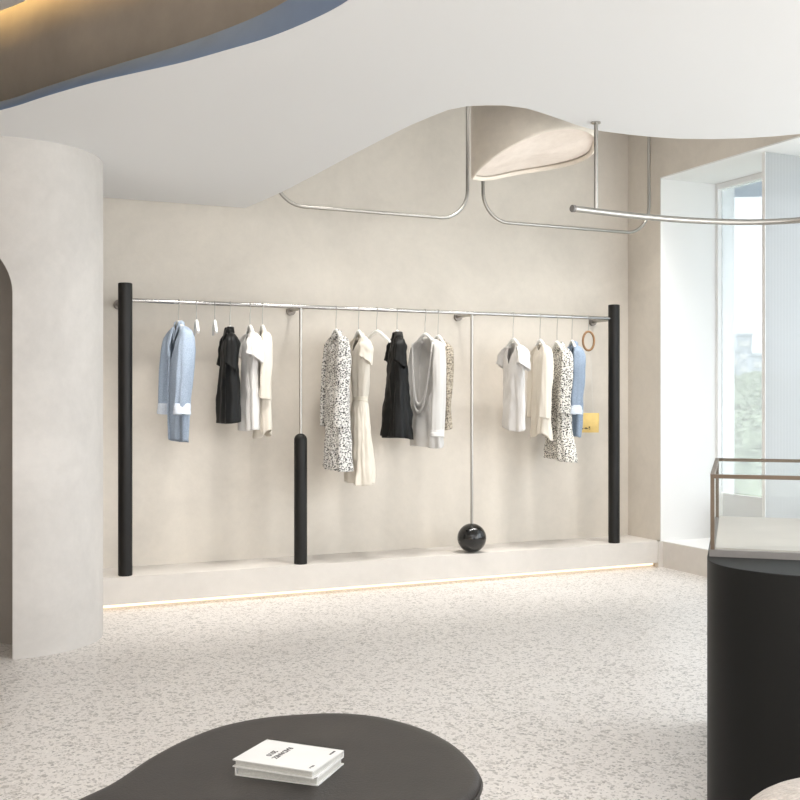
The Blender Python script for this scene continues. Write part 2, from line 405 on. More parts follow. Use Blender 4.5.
# far view: land, treetops, pale towers
struct('land', MB().box((SG + 4, -60, -9.2), (420, 330, -9)), 'land', smooth=False)
rnd = random.Random(3)
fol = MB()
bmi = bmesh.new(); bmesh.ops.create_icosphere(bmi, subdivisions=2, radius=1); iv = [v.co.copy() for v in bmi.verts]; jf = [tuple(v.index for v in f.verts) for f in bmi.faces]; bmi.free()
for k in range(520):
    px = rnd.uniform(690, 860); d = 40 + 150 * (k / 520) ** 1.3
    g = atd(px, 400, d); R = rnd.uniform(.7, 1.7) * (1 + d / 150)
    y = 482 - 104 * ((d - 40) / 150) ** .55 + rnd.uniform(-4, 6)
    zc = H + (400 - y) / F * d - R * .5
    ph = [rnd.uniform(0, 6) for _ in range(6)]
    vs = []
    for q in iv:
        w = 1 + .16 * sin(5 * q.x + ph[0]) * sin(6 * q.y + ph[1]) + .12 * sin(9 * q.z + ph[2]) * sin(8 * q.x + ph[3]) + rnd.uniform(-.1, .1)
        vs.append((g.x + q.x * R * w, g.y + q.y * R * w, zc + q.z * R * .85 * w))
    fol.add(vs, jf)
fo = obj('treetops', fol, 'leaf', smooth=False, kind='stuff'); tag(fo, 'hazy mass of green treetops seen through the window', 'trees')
for x0, x1, y0, d, lab in ((737, 752, 336, 420, 'tall pale tower standing beyond the treetops outside the window'),
                           (729, 740, 352, 340, 'slimmer pale block left of the tall tower outside'),
                           (752, 771, 356, 380, 'broad low pale block right of the tall tower outside')):
    A = atd(x0, y0, d); B = atd(x1, y0, d); base = (A + B) / 2; w = (B - A).length; hz = A.z + 9
    tw = thing('tower_block', lab, 'building', (base.x, base.y, -9), math.atan2(B.y - A.y, B.x - A.x), 'buildings beyond the trees')
    obj('facade', MB().box((-w / 2, 0, 0), (w / 2, w * .8, hz)), 'tower', tw, smooth=False)
    for q in range(6):
        zz = hz - 4 - q * 5
        obj('window_band', MB().box((-w / 2 + .8, -.15, zz), (w / 2 - .8, .1, zz + 2)), 'screed', tw, smooth=False)
    obj('roof_parapet', MB().box((-w / 2 - .3, -.3, hz), (w / 2 + .3, w * .8 + .3, hz + 1)), 'tower', tw, smooth=False)

# ------------------------------------------------------------------ clothes rack
TR = 8.35
ZR = 2.369; RR = .0165
def sx(px): r = ray(px, 400); return r.x * TR / r.y
rack = thing('clothes_rack', 'long chrome clothes rail carried by black posts on the plaster ledge', 'clothes rack', (sx(300), TR, .25))
PR = .054
def post(px, z0, z1, name, dome=False):
    c = Vector((sx(px), TR, 0)); pr = [(PR - .004, z0), (PR, z0 + .004)]
    if dome: pr += [(PR, z1 - PR)] + [(PR * cos(k * pi / 20), z1 - PR + PR * sin(k * pi / 20)) for k in range(1, 10)] + [(.004, z1)]
    else: pr += [(PR, z1 - .005), (PR - .005, z1)]
    return obj(name, MB().lathe(pr, c, 40), 'black', rack, world=True)
for px in (125.2, 614): post(px, .25, 2.5, 'post')
post(300.6, .25, 1.325, 'weight_bar', True)
s0, s1 = sx(125.2), sx(614)
obj('rail', MB().tube([(s0, TR, ZR), (s0 + .3, TR, ZR), ((s0 + s1) / 2, TR, ZR), (s1, TR, ZR)], RR, 20), 'chrome', rack, world=True)
for px, zb in ((300.6, 1.32), (471.8, .5)):
    obj('rod', MB().tube([(sx(px), TR, ZR), (sx(px), TR, zb)], .0125, 16), 'steel', rack, world=True)
sr = .128
ball = obj('ball', MB().lathe([(max(.002, sr * sin(k * pi / 32)), .25 + sr - sr * cos(k * pi / 32)) for k in range(33)], (sx(471.8), TR, 0), 56), 'ball', rack, world=True)
for px, py in ((118.5, 303), (290.5, 311), (457.5, 318), (592, 321)):
    q = att(px, py, TW); 
    br = obj('wall_bracket', MB().tube([(q.x, TR, ZR), (q.x, TW - .005, ZR)], .013, 14), 'steel', rack, world=True)
    obj('flange', MB().tube([(q.x, TW - .022, ZR), (q.x, TW - .004, ZR), (q.x, TW, ZR)],   .04, 24), 'dark_steel', br, world=True)

# ------------------------------------------------------------------ hangers and garments
def place(px, neck_y, phi):
    s = sx(px); r = ray(px, neck_y); d = TR / r.y
    psi = math.degrees(math.atan2(r.x, r.y))     # bearing of the line of sight from the wall's normal
    return Vector((s, TR, H + r.z * d)), radians(phi - psi) - pi / 2
def hz(px, y0, y1): return (y1 - y0) / F * (TR / ray(px, 400).y)
def make_hanger(px, neck_y, phi, label, half=.165, shown=True):
    loc, rot = place(px, neck_y, phi)
    h = thing('clothes_hanger', label, 'hanger', loc, rot, 'hangers on the chrome rail')
    pts = smooth_path([(-half, .0, -.1), (-half * .75, 0, -.07), (-half * .35, 0, -.026), (0, 0, -.004), (half * .35, 0, -.026), (half * .75, 0, -.07), (half, 0, -.1)], 5)
    m = len(pts)
    rad = [(.011 + .005 * sin(pi * k / (m - 1)), .010 + .003 * sin(pi * k / (m - 1))) for k in range(m)]
    obj('shoulder_bar', MB().tube(pts, rad, 12, flat=(0, 0, 1)), 'hanger', h)
    zr = ZR - loc.z; R = RR + .004
    # hook: stem up beside the rail, over the top, down the far side (rail runs along local y)
    hk = [(0, 0, -.004), (0, 0, zr * .45), (R * .5, 0, zr - R * 2.2), (R, 0, zr - .004)] + [(R * cos(k * pi / 8), 0, zr + R * sin(k * pi / 8)) for k in range(0, 9)] + [(-R, 0, zr - .015)]
    obj('hook', MB().tube(hk, .0032, 8), 'steel', h)
    return h

def interp(tab, z):
    if z >= tab[0][0]: return tab[0][1:]
    for (z0, *a), (z1, *b) in zip(tab, tab[1:]):
        if z >= z1:
            t = (z0 - z) / (z0 - z1); t = t * t * (3 - 2 * t) * .5 + t * .5
            return [x + (y - x) * t for x, y in zip(a, b)]
    return tab[-1][1:]
def body_mesh(tab, front=.05, backd=.01, fw=.8, folds=5, amp=.012, seed=0, n=96, rows=56, hem=0., shape=1., z_from=None):
    """Tube of cloth: tab = (z, half width, half depth) from the neck to the hem."""
    rn = random.Random(seed); p = [rn.uniform(0, 6.28) for _ in range(6)]
    z0, z1 = tab[0][0] if z_from is None else z_from, tab[-1][0]
    rs = []
    for k in range(rows + 1):
        v = k / rows; ring = []
        for i in range(n):
            u = 2 * pi * i / n; cu, su = cos(u), sin(u)
            dp = 0
            du = (u - 1.5 * pi)
            g = abs(du) / fw
            if g < 1: dp = front * (1 - g ** shape) if shape != 1 else front * (1 - g)
            db = abs(u - pi / 2) / fw
            if db < 1: dp = max(dp, backd * (1 - db))
            top = z0 - dp
            hm = z1 + hem * sin(u * 2 + p[4]) + .012 * sin(u + p[5])
            z = top + (hm - top) * v
            hw, hd = interp(tab, z)
            vv = max(0, (z0 - z) / (z0 - z1))
            f = amp * (vv ** 1.1) * (sin(folds * u + p[0] + .6 * vv) + .55 * sin((2 * folds + 1) * u + p[1] - vv) + .3 * sin(3 * u + p[2] + 4 * vv))
            nv = Vector((cu * 2.2 + p[0] * 5, su * 2.2 + p[1] * 5, z * 5.5 + p[2]))
            f += amp * 1.1 * (.25 + vv) * mnoise.noise(nv) + amp * .45 * mnoise.noise(nv * 2.7)
            hw *= .92; q_ = max(0, min(1, -z / .17)); hd *= .82 * (.42 + .58 * q_ * q_ * (3 - 2 * q_))
            x = hw * math.copysign(abs(cu) ** .85, cu) + f * cu * .5; y = hd * math.copysign(abs(su) ** .85, su) + f * su
            ring.append(Vector((x, y, z)))
        rs.append(ring)
    return MB().rings(rs, False, False)
def sleeve_mesh(path, radii, seed=0, amp=.006, n=32, slant=0.):
    rn = random.Random(seed); p = [rn.uniform(0, 6.28) for _ in range(4)]
    pts = smooth_path(path, 8); m = len(pts); L = len(radii) - 1; rs = []; ref = Vector((1, 0, 0))
    for k in range(m):
        q = k / (m - 1) * L; i0 = min(L - 1, int(q)); t = q - i0
        ra = [a + (b - a) * t for a, b in zip(radii[i0], radii[i0 + 1])]
        tg = (pts[min(m - 1, k + 1)] - pts[max(0, k - 1)]).normalized()
        u = (ref - tg * ref.dot(tg)).normalized(); w = tg.cross(u); vv = k / (m - 1)
        ring = []
        for i in range(n):
            th = 2 * pi * i / n
            f = amp * (.3 + vv) * (sin(4 * th + p[0] + 2 * vv) + .5 * sin(7 * th + p[1] + 6 * vv)) + amp * 1.6 * mnoise.noise(Vector((cos(th) * 1.6 + p[2] * 3, sin(th) * 1.6, vv * 6 + p[3])))
            ring.append(pts[k] + u * ((ra[0] + f * .5) * cos(th)) + w * ((ra[1] + f) * sin(th)) + Vector((0, 0, slant * vv * vv * sin(th))))
        rs.append(ring)
    return MB().rings(rs, True, False)
def collar_mesh(r0, r1, h, zc, front=.05, n=64, spread=.03, hd=.034):
    rs = []
    for (rx, ry, z, o) in ((r0, hd, zc, 0), (r0 * .94, hd * .95, zc + h, 0), (r0 * 1.06, hd * 1.08, zc + h * .8, .3), (r1, hd * 1.22, zc - .036, 1)):
        ring = []
        for i in range(n):
            u = 2 * pi * i / n; g = max(0, 1 - abs(u - 1.5 * pi) / .9)
            ring.append(Vector((rx * cos(u), ry * sin(u) - o * .01 * g, z - front * g * (1 + .5 * o))))
        rs.append(ring)
    return MB().rings(rs, False, False)
GG = 'garments hanging on the chrome rail'
def garment(name, px, neck_y, phi, label, cat, dx=0):
    loc, rot = place(px, neck_y, phi)
    return thing(name, label, cat, loc, rot, GG)
def sleeves(g, mat, sw, zs, L, r0, r1, out=.03, fwd=-.02, cuff=None, seed=0, both=True, cuff_h=.07):
    sw *= .93; out *= .7
    for sgn in ((1, -1) if both else (1,)):
        path = [(sgn * (sw - .09), 0, zs + .03), (sgn * (sw - .03), 0, zs + .004), (sgn * (sw + out * .4), 0, zs - .06), (sgn * (sw + out), fwd * .5, zs - L * .4), (sgn * (sw + out * .9), fwd, zs - L * .75), (sgn * (sw + out * .5), fwd * 1.2, zs - L)]
        if L < .27: path = [(sgn * (sw - .09), 0, zs + .03), (sgn * (sw - .03), 0, zs + .004), (sgn * (sw + .01), 0, zs - .04), (sgn * (sw + .018 + out * .5), fwd * .5, zs - L * .6), (sgn * (sw + .022 + out), fwd, zs - L)]
        s_ = obj('sleeve', sleeve_mesh(path, [(r0 * .2, r0 * .28), (r0 * .45, r0 * .62), ((r0 + r1) / 2 * .6, (r0 + r1) / 2 * .98), (r1 * .58, r1 * 1.05), (r1 * .6, r1 * 1.05)], seed + (sgn > 0), slant=.035 if L < .27 else .008), mat, g, solid=.003, angle=180)
        if cuff:
            e = path[-1]; 
            obj('cuff', sleeve_mesh([(e[0], e[1], e[2] + cuff_h * .7), (e[0], e[1], e[2] + cuff_h * .3), (e[0] + sgn * .004, e[1] - .002, e[2] - cuff_h * .3)], [(r1 * .72, r1 * 1.14), (r1 * .76, r1 * 1.2), (r1 * .78, r1 * 1.22)], seed + 9, .002), cuff, s_, solid=.004, angle=180)

# -- left bay
def denim_shirt(px, ny, hem_y, phi, label, mat, seed):
    g = garment('denim_shirt', px, ny, phi, label, 'shirt'); L = hz(px, ny, hem_y)
    obj('body', body_mesh([(.015, .06, .05), (-.03, .1, .055), (-.075, .152, .058), (-.12, .19, .064), (-.3, .2, .078), (-.6, .185, .082), (-L, .15, .07)], .3, .0, .75, 4, .012, seed), mat, g, solid=.003, angle=180)
    obj('collar', collar_mesh(.056, .085, .012, -.004, .09), mat, g, solid=.003, angle=180)
    obj('placket', MB().tube([(0.012, -.085, -.22), (.012, -.094, -.45), (.008, -.096, -.7), (.006, -.085, -L + .02)], (.004, .016), 10, flat=(0, 1, 0)) if False else MB().tube([(.012, -.08, -.22), (.012, -.09, -.45), (.008, -.092, -.7), (.006, -.083, -L + .02)], .006, 8), mat, g)
    lap = []
    for k in range(15):
        v = k / 14; z = -.03 - .24 * v; wd = .012 + .075 * sin(pi * min(1, v * 1.15 + .12)) ** .8 * (1 - v * .55)
        yb = -.03 - .042 * min(1, v * 1.6)
        lap.append([Vector((-.035 + .03 * v - wd * q, yb - .012 * sin(pi * q) - .004, z - .02 * q)) for q in (0, .25, .5, .75, 1)] + [Vector((-.035 + .03 * v - wd * q, yb - .012 * sin(pi * q) + .002, z - .02 * q)) for q in (1, .75, .5, .25, 0)])
    obj('lapel', MB().rings(lap), mat, g, angle=80)
    sleeves(g, mat, .19, -.075, hz(px, ny, 413) - .09, .072, .056, .045, -.035, 'cuff', seed, cuff_h=.085)
    return g
denim_shirt(179, 323, 441, 19, 'light blue denim shirt with white cuffs beside the far left black post', 'denim', 1)
make_hanger(178.5, 322, 19, 'white hanger inside the light blue denim shirt on the left')
make_hanger(196.5, 321, 5, 'empty white hanger seen edge-on just right of the light denim shirt')
make_hanger(214.8, 321, 5, 'empty white hanger seen edge-on just left of the short black top')

g = garment('black_blouse', 229, 328, 11, 'black satin short-sleeved top between an empty hanger and the white tee', 'top'); L = hz(229, 328, 422)
obj('body', body_mesh([(-.012, .08, .05), (-.04, .105, .05), (-.07, .145, .055), (-.13, .175, .06), (-.4, .2, .075), (-L, .25, .09)], .09, .0, .7, 5, .014, 5), 'cloth_black', g, solid=.003, angle=180)
obj('collar', collar_mesh(.06, .088, .012, -.004, .05), 'cloth_black', g, solid=.003, angle=180)
sleeves(g, 'cloth_black', .165, -.08, .24, .056, .046, .0, -.02, None, 12)
make_hanger(230, 327, 11, 'white hanger inside the black satin top left of the white tee', .105)

def tee(px, ny, hem_y, phi, label, mat, seed, vneck=.14, flare=.19, sl=.22):
    g = garment('white_tee', px, ny, phi, label, 't-shirt'); L = hz(px, ny, hem_y)
    obj('body', body_mesh([(-.012, .09, .045), (-.04, .11, .05), (-.075, .155, .055), (-.13, .188, .062), (-.4, .18, .072), (-L, flare, .085)], vneck, .0, .6, 4, .014, seed, hem=.01), mat, g, solid=.003, angle=180)
    sleeves(g, mat, .18, -.08, sl, .066, .062, .012, -.01, None, seed)
    return g
tee(250, 328, 429, 13, 'white short-sleeved tee left of the cream long-sleeved top, between two rods and posts', 'cloth_white', 21, .1, .2, .17)['label'] = 'white short-sleeved tee between the black satin top and a slim cream top'
make_hanger(250, 326, 13, 'white hanger inside the white tee beside the black satin top')
def long_top(px, ny, hem_y, phi, label, mat, seed, sl, hem=.03, wid=.18, name='long_sleeved_shirt'):
    g = garment(name, px, ny, phi, label, 'top'); L = hz(px, ny, hem_y)
    obj('body', body_mesh([(-.012, .08, .045), (-.04, .1, .045), (-.075, .148, .05), (-.13, wid, .056), (-.5, wid * .95, .065), (-L, wid * 1.05, .075)], .07, .0, .7, 4, .012, seed, hem=hem), mat, g, solid=.003, angle=180)
    sleeves(g, mat, .175, -.075, sl, .06, .042, .03, -.02, None, seed + 3)
    return g
long_top(263, 328, 434, 11, 'slim cream long-sleeved top hanging left of the first wall bracket and black bar', 'cloth_cream', 31, .5)['label'] = 'slim cream long-sleeved top right behind the white short-sleeved tee, left bay'
make_hanger(262.5, 326, 11, 'white hanger inside the slim cream top beside the white tee')

# -- middle bay
def print_dress(px, ny, hem_y, phi, label, mat, seed, sl, flare=.235):
    g = garment('printed_dress', px, ny, phi, label, 'dress'); L = hz(px, ny, hem_y)
    obj('body', body_mesh([(.015, .06, .045), (-.03, .1, .055), (-.075, .15, .06), (-.13, .185, .072), (-.5, .19, .09), (-.8, .205, .095), (-L, flare, .11)], .06, .0, .6, 5, .016, seed), mat, g, solid=.003, angle=180)
    obj('collar', collar_mesh(.054, .074, .012, -.004, .04), mat, g, solid=.003, angle=180)
    sleeves(g, mat, .175, -.075, sl, .07, .055, .035, -.03, None, seed)
    return g
print_dress(337, 332, 469, 19, 'long white dress with black dash print, first garment right of the left rod', 'print_bw', 41, .72)
make_hanger(336, 330, 19, 'white hanger inside the black-dash dress beside the left rod')

g = garment('belted_dress', 360, 332, 17, 'cream dress gathered at the waist, second garment right of the left rod', 'dress'); L = hz(359, 332, 484)
zw = -hz(359, 332, 399)
obj('bodice', body_mesh([(-.012, .09, .05), (-.04, .11, .055), (-.075, .155, .06), (-.13, .19, .07), (-.35, .18, .08), (zw, .115, .06)], .16, .0, .6, 4, .01, 51), 'cloth_cream', g, solid=.003, angle=180)
obj('skirt', body_mesh([(zw + .015, .115, .06), (zw - .1, .15, .08), (-1.0, .19, .1), (-L, .235, .12)], .0, .0, .6, 7, .02, 52, hem=.012), 'cloth_cream', g, solid=.003, angle=180)
obj('belt', body_mesh([(zw + .02, .125, .067), (zw, .122, .065), (zw - .018, .126, .068)], 0, 0, .6, 5, .0, 53, rows=6), 'cloth_ivory', g, solid=.004, angle=180)
sleeves(g, 'cloth_cream', .185, -.08, .17, .056, .05, .0, -.01, None, 54)
make_hanger(358.5, 331, 17, 'white hanger inside the cream dress with gathered waist')
make_hanger(376.5, 331, 32, 'empty white hanger with wide shoulders between cream dress and black dress', .21)

g = garment('flared_blouse', 397, 333, 14, 'flared black satin top with charcoal lapels and capped sleeves, middle bay', 'top'); L = hz(397, 333, 437)
obj('body', body_mesh([(-.012, .07, .05), (-.04, .1, .055), (-.07, .14, .06), (-.13, .16, .07), (-.4, .19, .095), (-L, .26, .14)], .2, .0, .45, 6, .022, 61, hem=.01), 'cloth_black', g, solid=.003, angle=180)
obj('lapel', collar_mesh(.058, .095, .018, -.008, .17, spread=.05, hd=.042), 'cloth_charcoal', g, solid=.003, angle=180)
sleeves(g, 'cloth_black', .15, -.07, .2, .054, .046, .01, -.02, None, 62)
make_hanger(397, 331, 14, 'white hanger inside the flared black satin top with charcoal lapels', .105)

g = garment('cowl_blouse', 427, 336, 34, 'white satin blouse with a deep draped neckline beside the black top', 'blouse'); L = hz(425, 336, 446)
obj('body', body_mesh([(-.012, .09, .045), (-.04, .11, .05), (-.075, .155, .055), (-.13, .19, .066), (-.5, .2, .085), (-.75, .215, .1), (-L, .235, .105)], hz(425, 336, 404), .0, 1.5, 4, .014, 71, shape=2.4, hem=.012), 'cloth_silk', g, solid=.003, angle=180)
# rolled folds of the draped neckline
for q, (dep, rr) in enumerate(((hz(425, 336, 405), .016), (hz(425, 336, 412), .012))):
    pts = []
    for k in range(25):
        tq = -1 + 2 * k / 24; z = .0 - dep + (dep - .06) * abs(tq) ** 2.6
        pts.append((.158 * tq, -.045 - .04 * (1 - tq * tq) - q * .008, z))
    obj('drape_fold', MB().tube(pts, [(.004 + rr * .5 * (1 - abs(2 * k / 24 - 1)), .004 + rr * (1 - abs(2 * k / 24 - 1) ** 2)) for k in range(25)], 12), 'cloth_silk', g, angle=180)
sleeves(g, 'cloth_silk', .19, -.075, hz(425, 336, 436) - .09, .07, .055, .045, -.02, 'cloth_white', 73, cuff_h=.06)
make_hanger(425, 334, 34, 'white hanger inside the white satin blouse with the draped neckline')
long_top(440, 338, 430, 24, 'brown flecked long-sleeved top half hidden behind the white satin blouse', 'print_brown', 81, .56, .005, .185, 'flecked_shirt')
make_hanger(438, 336, 24, 'white hanger inside the brown flecked top behind the satin blouse')

# -- right bay
tee(514, 341, 429, 27, 'white V-neck tee hanging right of the rod with the black ball', 'cloth_white', 91, .2, .185, .16)
make_hanger(513, 339, 27, 'white hanger inside the V-neck tee beside the ball rod')
long_top(541, 342, 436, 20, 'ivory long-sleeved top between the V-neck tee and the second printed dress', 'cloth_cream', 101, .62, .03, .185)
make_hanger(540, 340, 20, 'white hanger inside the ivory top next to the V-neck tee')
print_dress(560, 344, 460, 22, 'long black-flecked white dress left of the darker denim shirt', 'print_bw2', 111, .56, .31)
make_hanger(557, 342, 22, 'white hanger inside the black-flecked dress in the right bay', .145)
denim_shirt(573.5, 343, 436, 17, 'darker blue denim shirt behind the flecked dress near the yellow pouch', 'denim_dark', 121)
make_hanger(572, 341, 17, 'white hanger inside the darker blue denim shirt in the right bay', .14)

# yellow pouch with its wooden ring
q = Vector((sx(588.5), TR, 0)); d = TR / ray(588.5, 400).y
zof = lambda y: H + (400 - y) / F * d
bag = thing('pouch_bag', 'yellow pouch bag on cords from a wooden ring near the right post', 'bag', (q.x, q.y, zof(341)), radians(-24))
rc, rx, rz = 0., .052, .088
ringp = [(rx * cos(2 * pi * k / 40), 0, rz * sin(2 * pi * k / 40)) for k in range(40)]
obj('ring_handle', MB().tube(ringp, .0105, 14, closed=True, flat=(0, 1, 0)), 'wood', bag)
zr = ZR - zof(341); R = RR + .003
hk = [(0, 0, rz - .004), (0, -R * .6, zr - R * 2), (0, -R, zr)] + [(0, -R * cos(k * pi / 8), zr + R * sin(k * pi / 8)) for k in range(1, 9)] + [(0, R, zr - .012)]
obj('hook', MB().tube(hk, .003, 8), 'steel', bag)
zt, zb = zof(413) - zof(341), zof(432.5) - zof(341)
for sgn in (-1, 1):
    obj('cord', MB().tube([(sgn * .02, 0, -rz + .012), (sgn * .03, 0, zt * .55), (sgn * .045, 0, zt - .005)], .0016, 6), 'cord', bag)
hw = .1; poc = []
for k in range(9):
    v = k / 8; z = zt + (zb - zt) * v; dp = .012 + .014 * sin(pi * min(1, v * .9 + .1)); w = hw * (1 - .04 * v)
    poc.append([Vector((w * math.copysign(abs(cos(2 * pi * i / 40)) ** .35, cos(2 * pi * i / 40)), dp * math.copysign(abs(sin(2 * pi * i / 40)) ** .8, sin(2 * pi * i / 40)), z)) for i in range(40)])
pch = obj('pouch', MB().rings(poc), 'yellow', bag, angle=60)
em = MB()   # small dark emblem low on the pouch
def mark(x, z, w, h): em.box((x - w / 2, -.0265, z - h / 2), (x + w / 2, -.0225, z + h / 2))
ze = zb + .04
for x, z, w, h in ((-.075, .004, .018, .022), (-.062, -.004, .012, .012), (-.045, .0, .012, .005), (-.028, .0, .016, .014), (-.012, -.002, .01, .006), (.004, .01, .012, .012), (.008, -.006, .006, .01)):
    mark(x, ze + z, w, h)
obj('emblem', em, 'ink', pch, smooth=False)

# ------------------------------------------------------------------ hung chrome rails and the lamp
TP = 8.3; ZP = 3.186; RP = .0155
def sp(px): r = ray(px, 400); return r.x * TP / r.y
def arc(c, r, a0, a1, n=12): return [(c[0] + r * cos(radians(a0 + (a1 - a0) * k / n)), TP, c[1] + r * sin(radians(a0 + (a1 - a0) * k / n))) for k in range(n + 1)]
def u_rail(xl, xr, label):
    a, b, r = sp(xl), sp(xr), .26
    g = thing('hanging_rail', label, 'rail', ((a + b) / 2, TP, ZP), 0, 'chrome rails hung from the ceiling')
    path = [(a, TP, ZU), (a, TP, ZP + r + .3)] + arc((a + r, ZP + r), r, 180, 270) + [((a + b) / 2, TP, ZP)] + arc((b - r, ZP + r), r, 270, 360) + [(b, TP, ZP + r + .3), (b, TP, ZU)]
    obj('tube', MB().tube(path, RP, 14, flat=(0, 1, 0)), 'steel', g, world=True)
    for s in (a, b): obj('ceiling_plate', MB().tube([(s, TP, ZU - .015), (s, TP, ZU)], .04, 24), 'steel', g, world=True)
u_rail(274, 467.5, 'U-shaped chrome rail hung left of the slanted lamp')
u_rail(483, 649, 'U-shaped chrome rail hung right of the slanted lamp near the window corner')
ap = [atz(x, y, 2.7) for x, y in ((573, 208.5), (596, 211.3), (620, 214.2), (645, 216.8), (670, 219), (695, 220.6), (720, 221.7), (745, 222.2), (770, 221.8), (800, 220), (840, 214), (890, 202), (930, 188))]
rp = ap[1]
ar = thing('arched_rail', 'curved chrome rail hung from the lower ceiling in front of the window', 'rail', (rp.x, rp.y, 2.7))
arcp = smooth_path(ap, 6)
obj('tube', MB().tube(arcp, .0185, 18), 'steel', ar, world=True)
obj('end_cap', MB().tube([arcp[0] + (arcp[0] - arcp[1]).normalized() * .008, arcp[0] + (arcp[1] - arcp[0]).normalized() * .01], .021, 18), 'grey', ar, world=True)
for pt in (ap[1], ap[11]):
    obj('drop_rod', MB().tube([(pt.x, pt.y, 2.7), (pt.x, pt.y, ZC)], .012, 14), 'steel', ar, world=True)
    obj('ceiling_plate', MB().tube([(pt.x, pt.y, ZC - .008), (pt.x, pt.y, ZC)], .028, 24), 'steel', ar, world=True)

# slanted cylinder lamp
LX, LY, LR = .880, 7.0, .412
near = [(471, 179), (477.5, 169.8), (491, 158.8), (505, 149), (524, 139), (543.5, 131.8), (560, 128.5), (574, 127.7), (587.5, 130.7), (594.5, 135.4), (600.5, 143)]
far = [(471, 179), (480, 181), (491, 180.2), (513, 175.3), (532.5, 172.5), (554.5, 169), (574, 164.8), (587.5, 159.3), (597, 152), (600.5, 143)]
def look(tab, x):
    for (x0, y0), (x1, y1) in zip(tab, tab[1:]):
        if x <= x1: return y0 + (y1 - y0) * max(0, min(1, (x - x0) / (x1 - x0)))
    return tab[-1][1]
cutz = []          # height of the slanted cut round the cylinder, from the photo's rim
NL = 96
for i in range(NL):
    th = 2 * pi * i / NL; X = LX + LR * cos(th); Y = LY + LR * sin(th)
    y = look(far if sin(th) > 0 else near, 400 + F * X / Y); cutz.append(H + (400 - y) / F * Y)
for _ in range(6): cutz = [(cutz[i - 1] + 2 * cutz[i] + cutz[(i + 1) % NL]) / 4 for i in range(NL)]
def lampring(sc, up): return [cam2(LX + LR * sc * cos(2 * pi * i / NL), LY + LR * sc * sin(2 * pi * i / NL), cutz[i] + up) for i in range(NL)]
mid = sum(cutz) / NL
lamp = thing('pendant_lamp', 'big plaster cylinder lamp with a slanted pale face, hung from the ceiling', 'lamp', tuple(cam2(LX, LY, ZU)))
topring = [Vector((p.x, p.y, ZU)) for p in lampring(1, 0)]
obj('shade', MB().rings([lampring(.94, .02), lampring(.95, .003), lampring(.975, -.003), lampring(.995, .002), lampring(1, .014), topring], False, True), 'lampshade', lamp, world=True, angle=50)
def faced(k): return [cam2(LX + LR * .945 * k * cos(2 * pi * i / NL), LY + LR * .945 * k * sin(2 * pi * i / NL), mid + .03 + (cutz[i] - mid) * k) for i in range(NL)]
obj('lamp_face', MB().rings([[p + Vector((0, 0, .015)) for p in faced(1)], faced(1), faced(.75), faced(.5), faced(.25), faced(.05)], True, True), 'lampface', lamp, world=True, angle=60)

# ------------------------------------------------------------------ ottoman and books
OT = .42
po = [atz(x, y, OT) for x, y in ((115, 781), (151, 757), (185, 739), (220, 725.5), (260, 717), (300, 713.2), (340, 712), (380, 716), (420, 727), (448, 741), (465, 755), (475, 768), (476.5, 777), (472, 788), (459, 799))]
po += [cam2(.06, 3.0, OT), cam2(-.15, 2.8, OT), cam2(-.45, 2.66, OT), cam2(-.76, 2.66, OT), cam2(-.98, 2.82, OT), cam2(-.97, 3.1, OT)]
oc = smooth_path(po, 6, True); ctr = sum(oc, Vector()) / len(oc)
def oring(offs, z):
    out = []; m = len(oc)
    for i in range(m):
        tg = oc[(i + 1) % m] - oc[i - 1]; nrm = Vector((tg.y, -tg.x, 0)).normalized()
        if nrm.dot(oc[i] - ctr) < 0: nrm = -nrm
        out.append(Vector((oc[i].x, oc[i].y, 0)) + nrm * offs + Vector((0, 0, z)))
    return out
ott = thing('ottoman', 'low dark leather ottoman with a rounded free-form top in the foreground', 'ottoman', (ctr.x, ctr.y, 0))
obj('base', MB().rings([oring(-.05, 0), oring(-.05, .05)]), 'black', ott, world=True)
obj('side', MB().rings([oring(-.02, .045), oring(.004, .06), oring(.012, .2), oring(.01, .375), oring(.0, .385)]), 'leather', ott, world=True, angle=70)
obj('seat', MB().rings([oring(-.002, .386), oring(.012, .393), oring(.013, .403), oring(.004, .414), oring(-.015, .4185), oring(-.05, OT)]), 'leather', ott, world=True, angle=70)
mm = oring(.014, .3885)
obj('piping', MB().tube(mm, .006, 8, closed=True, flat=(0, 0, 1)), 'leather', ott, world=True)

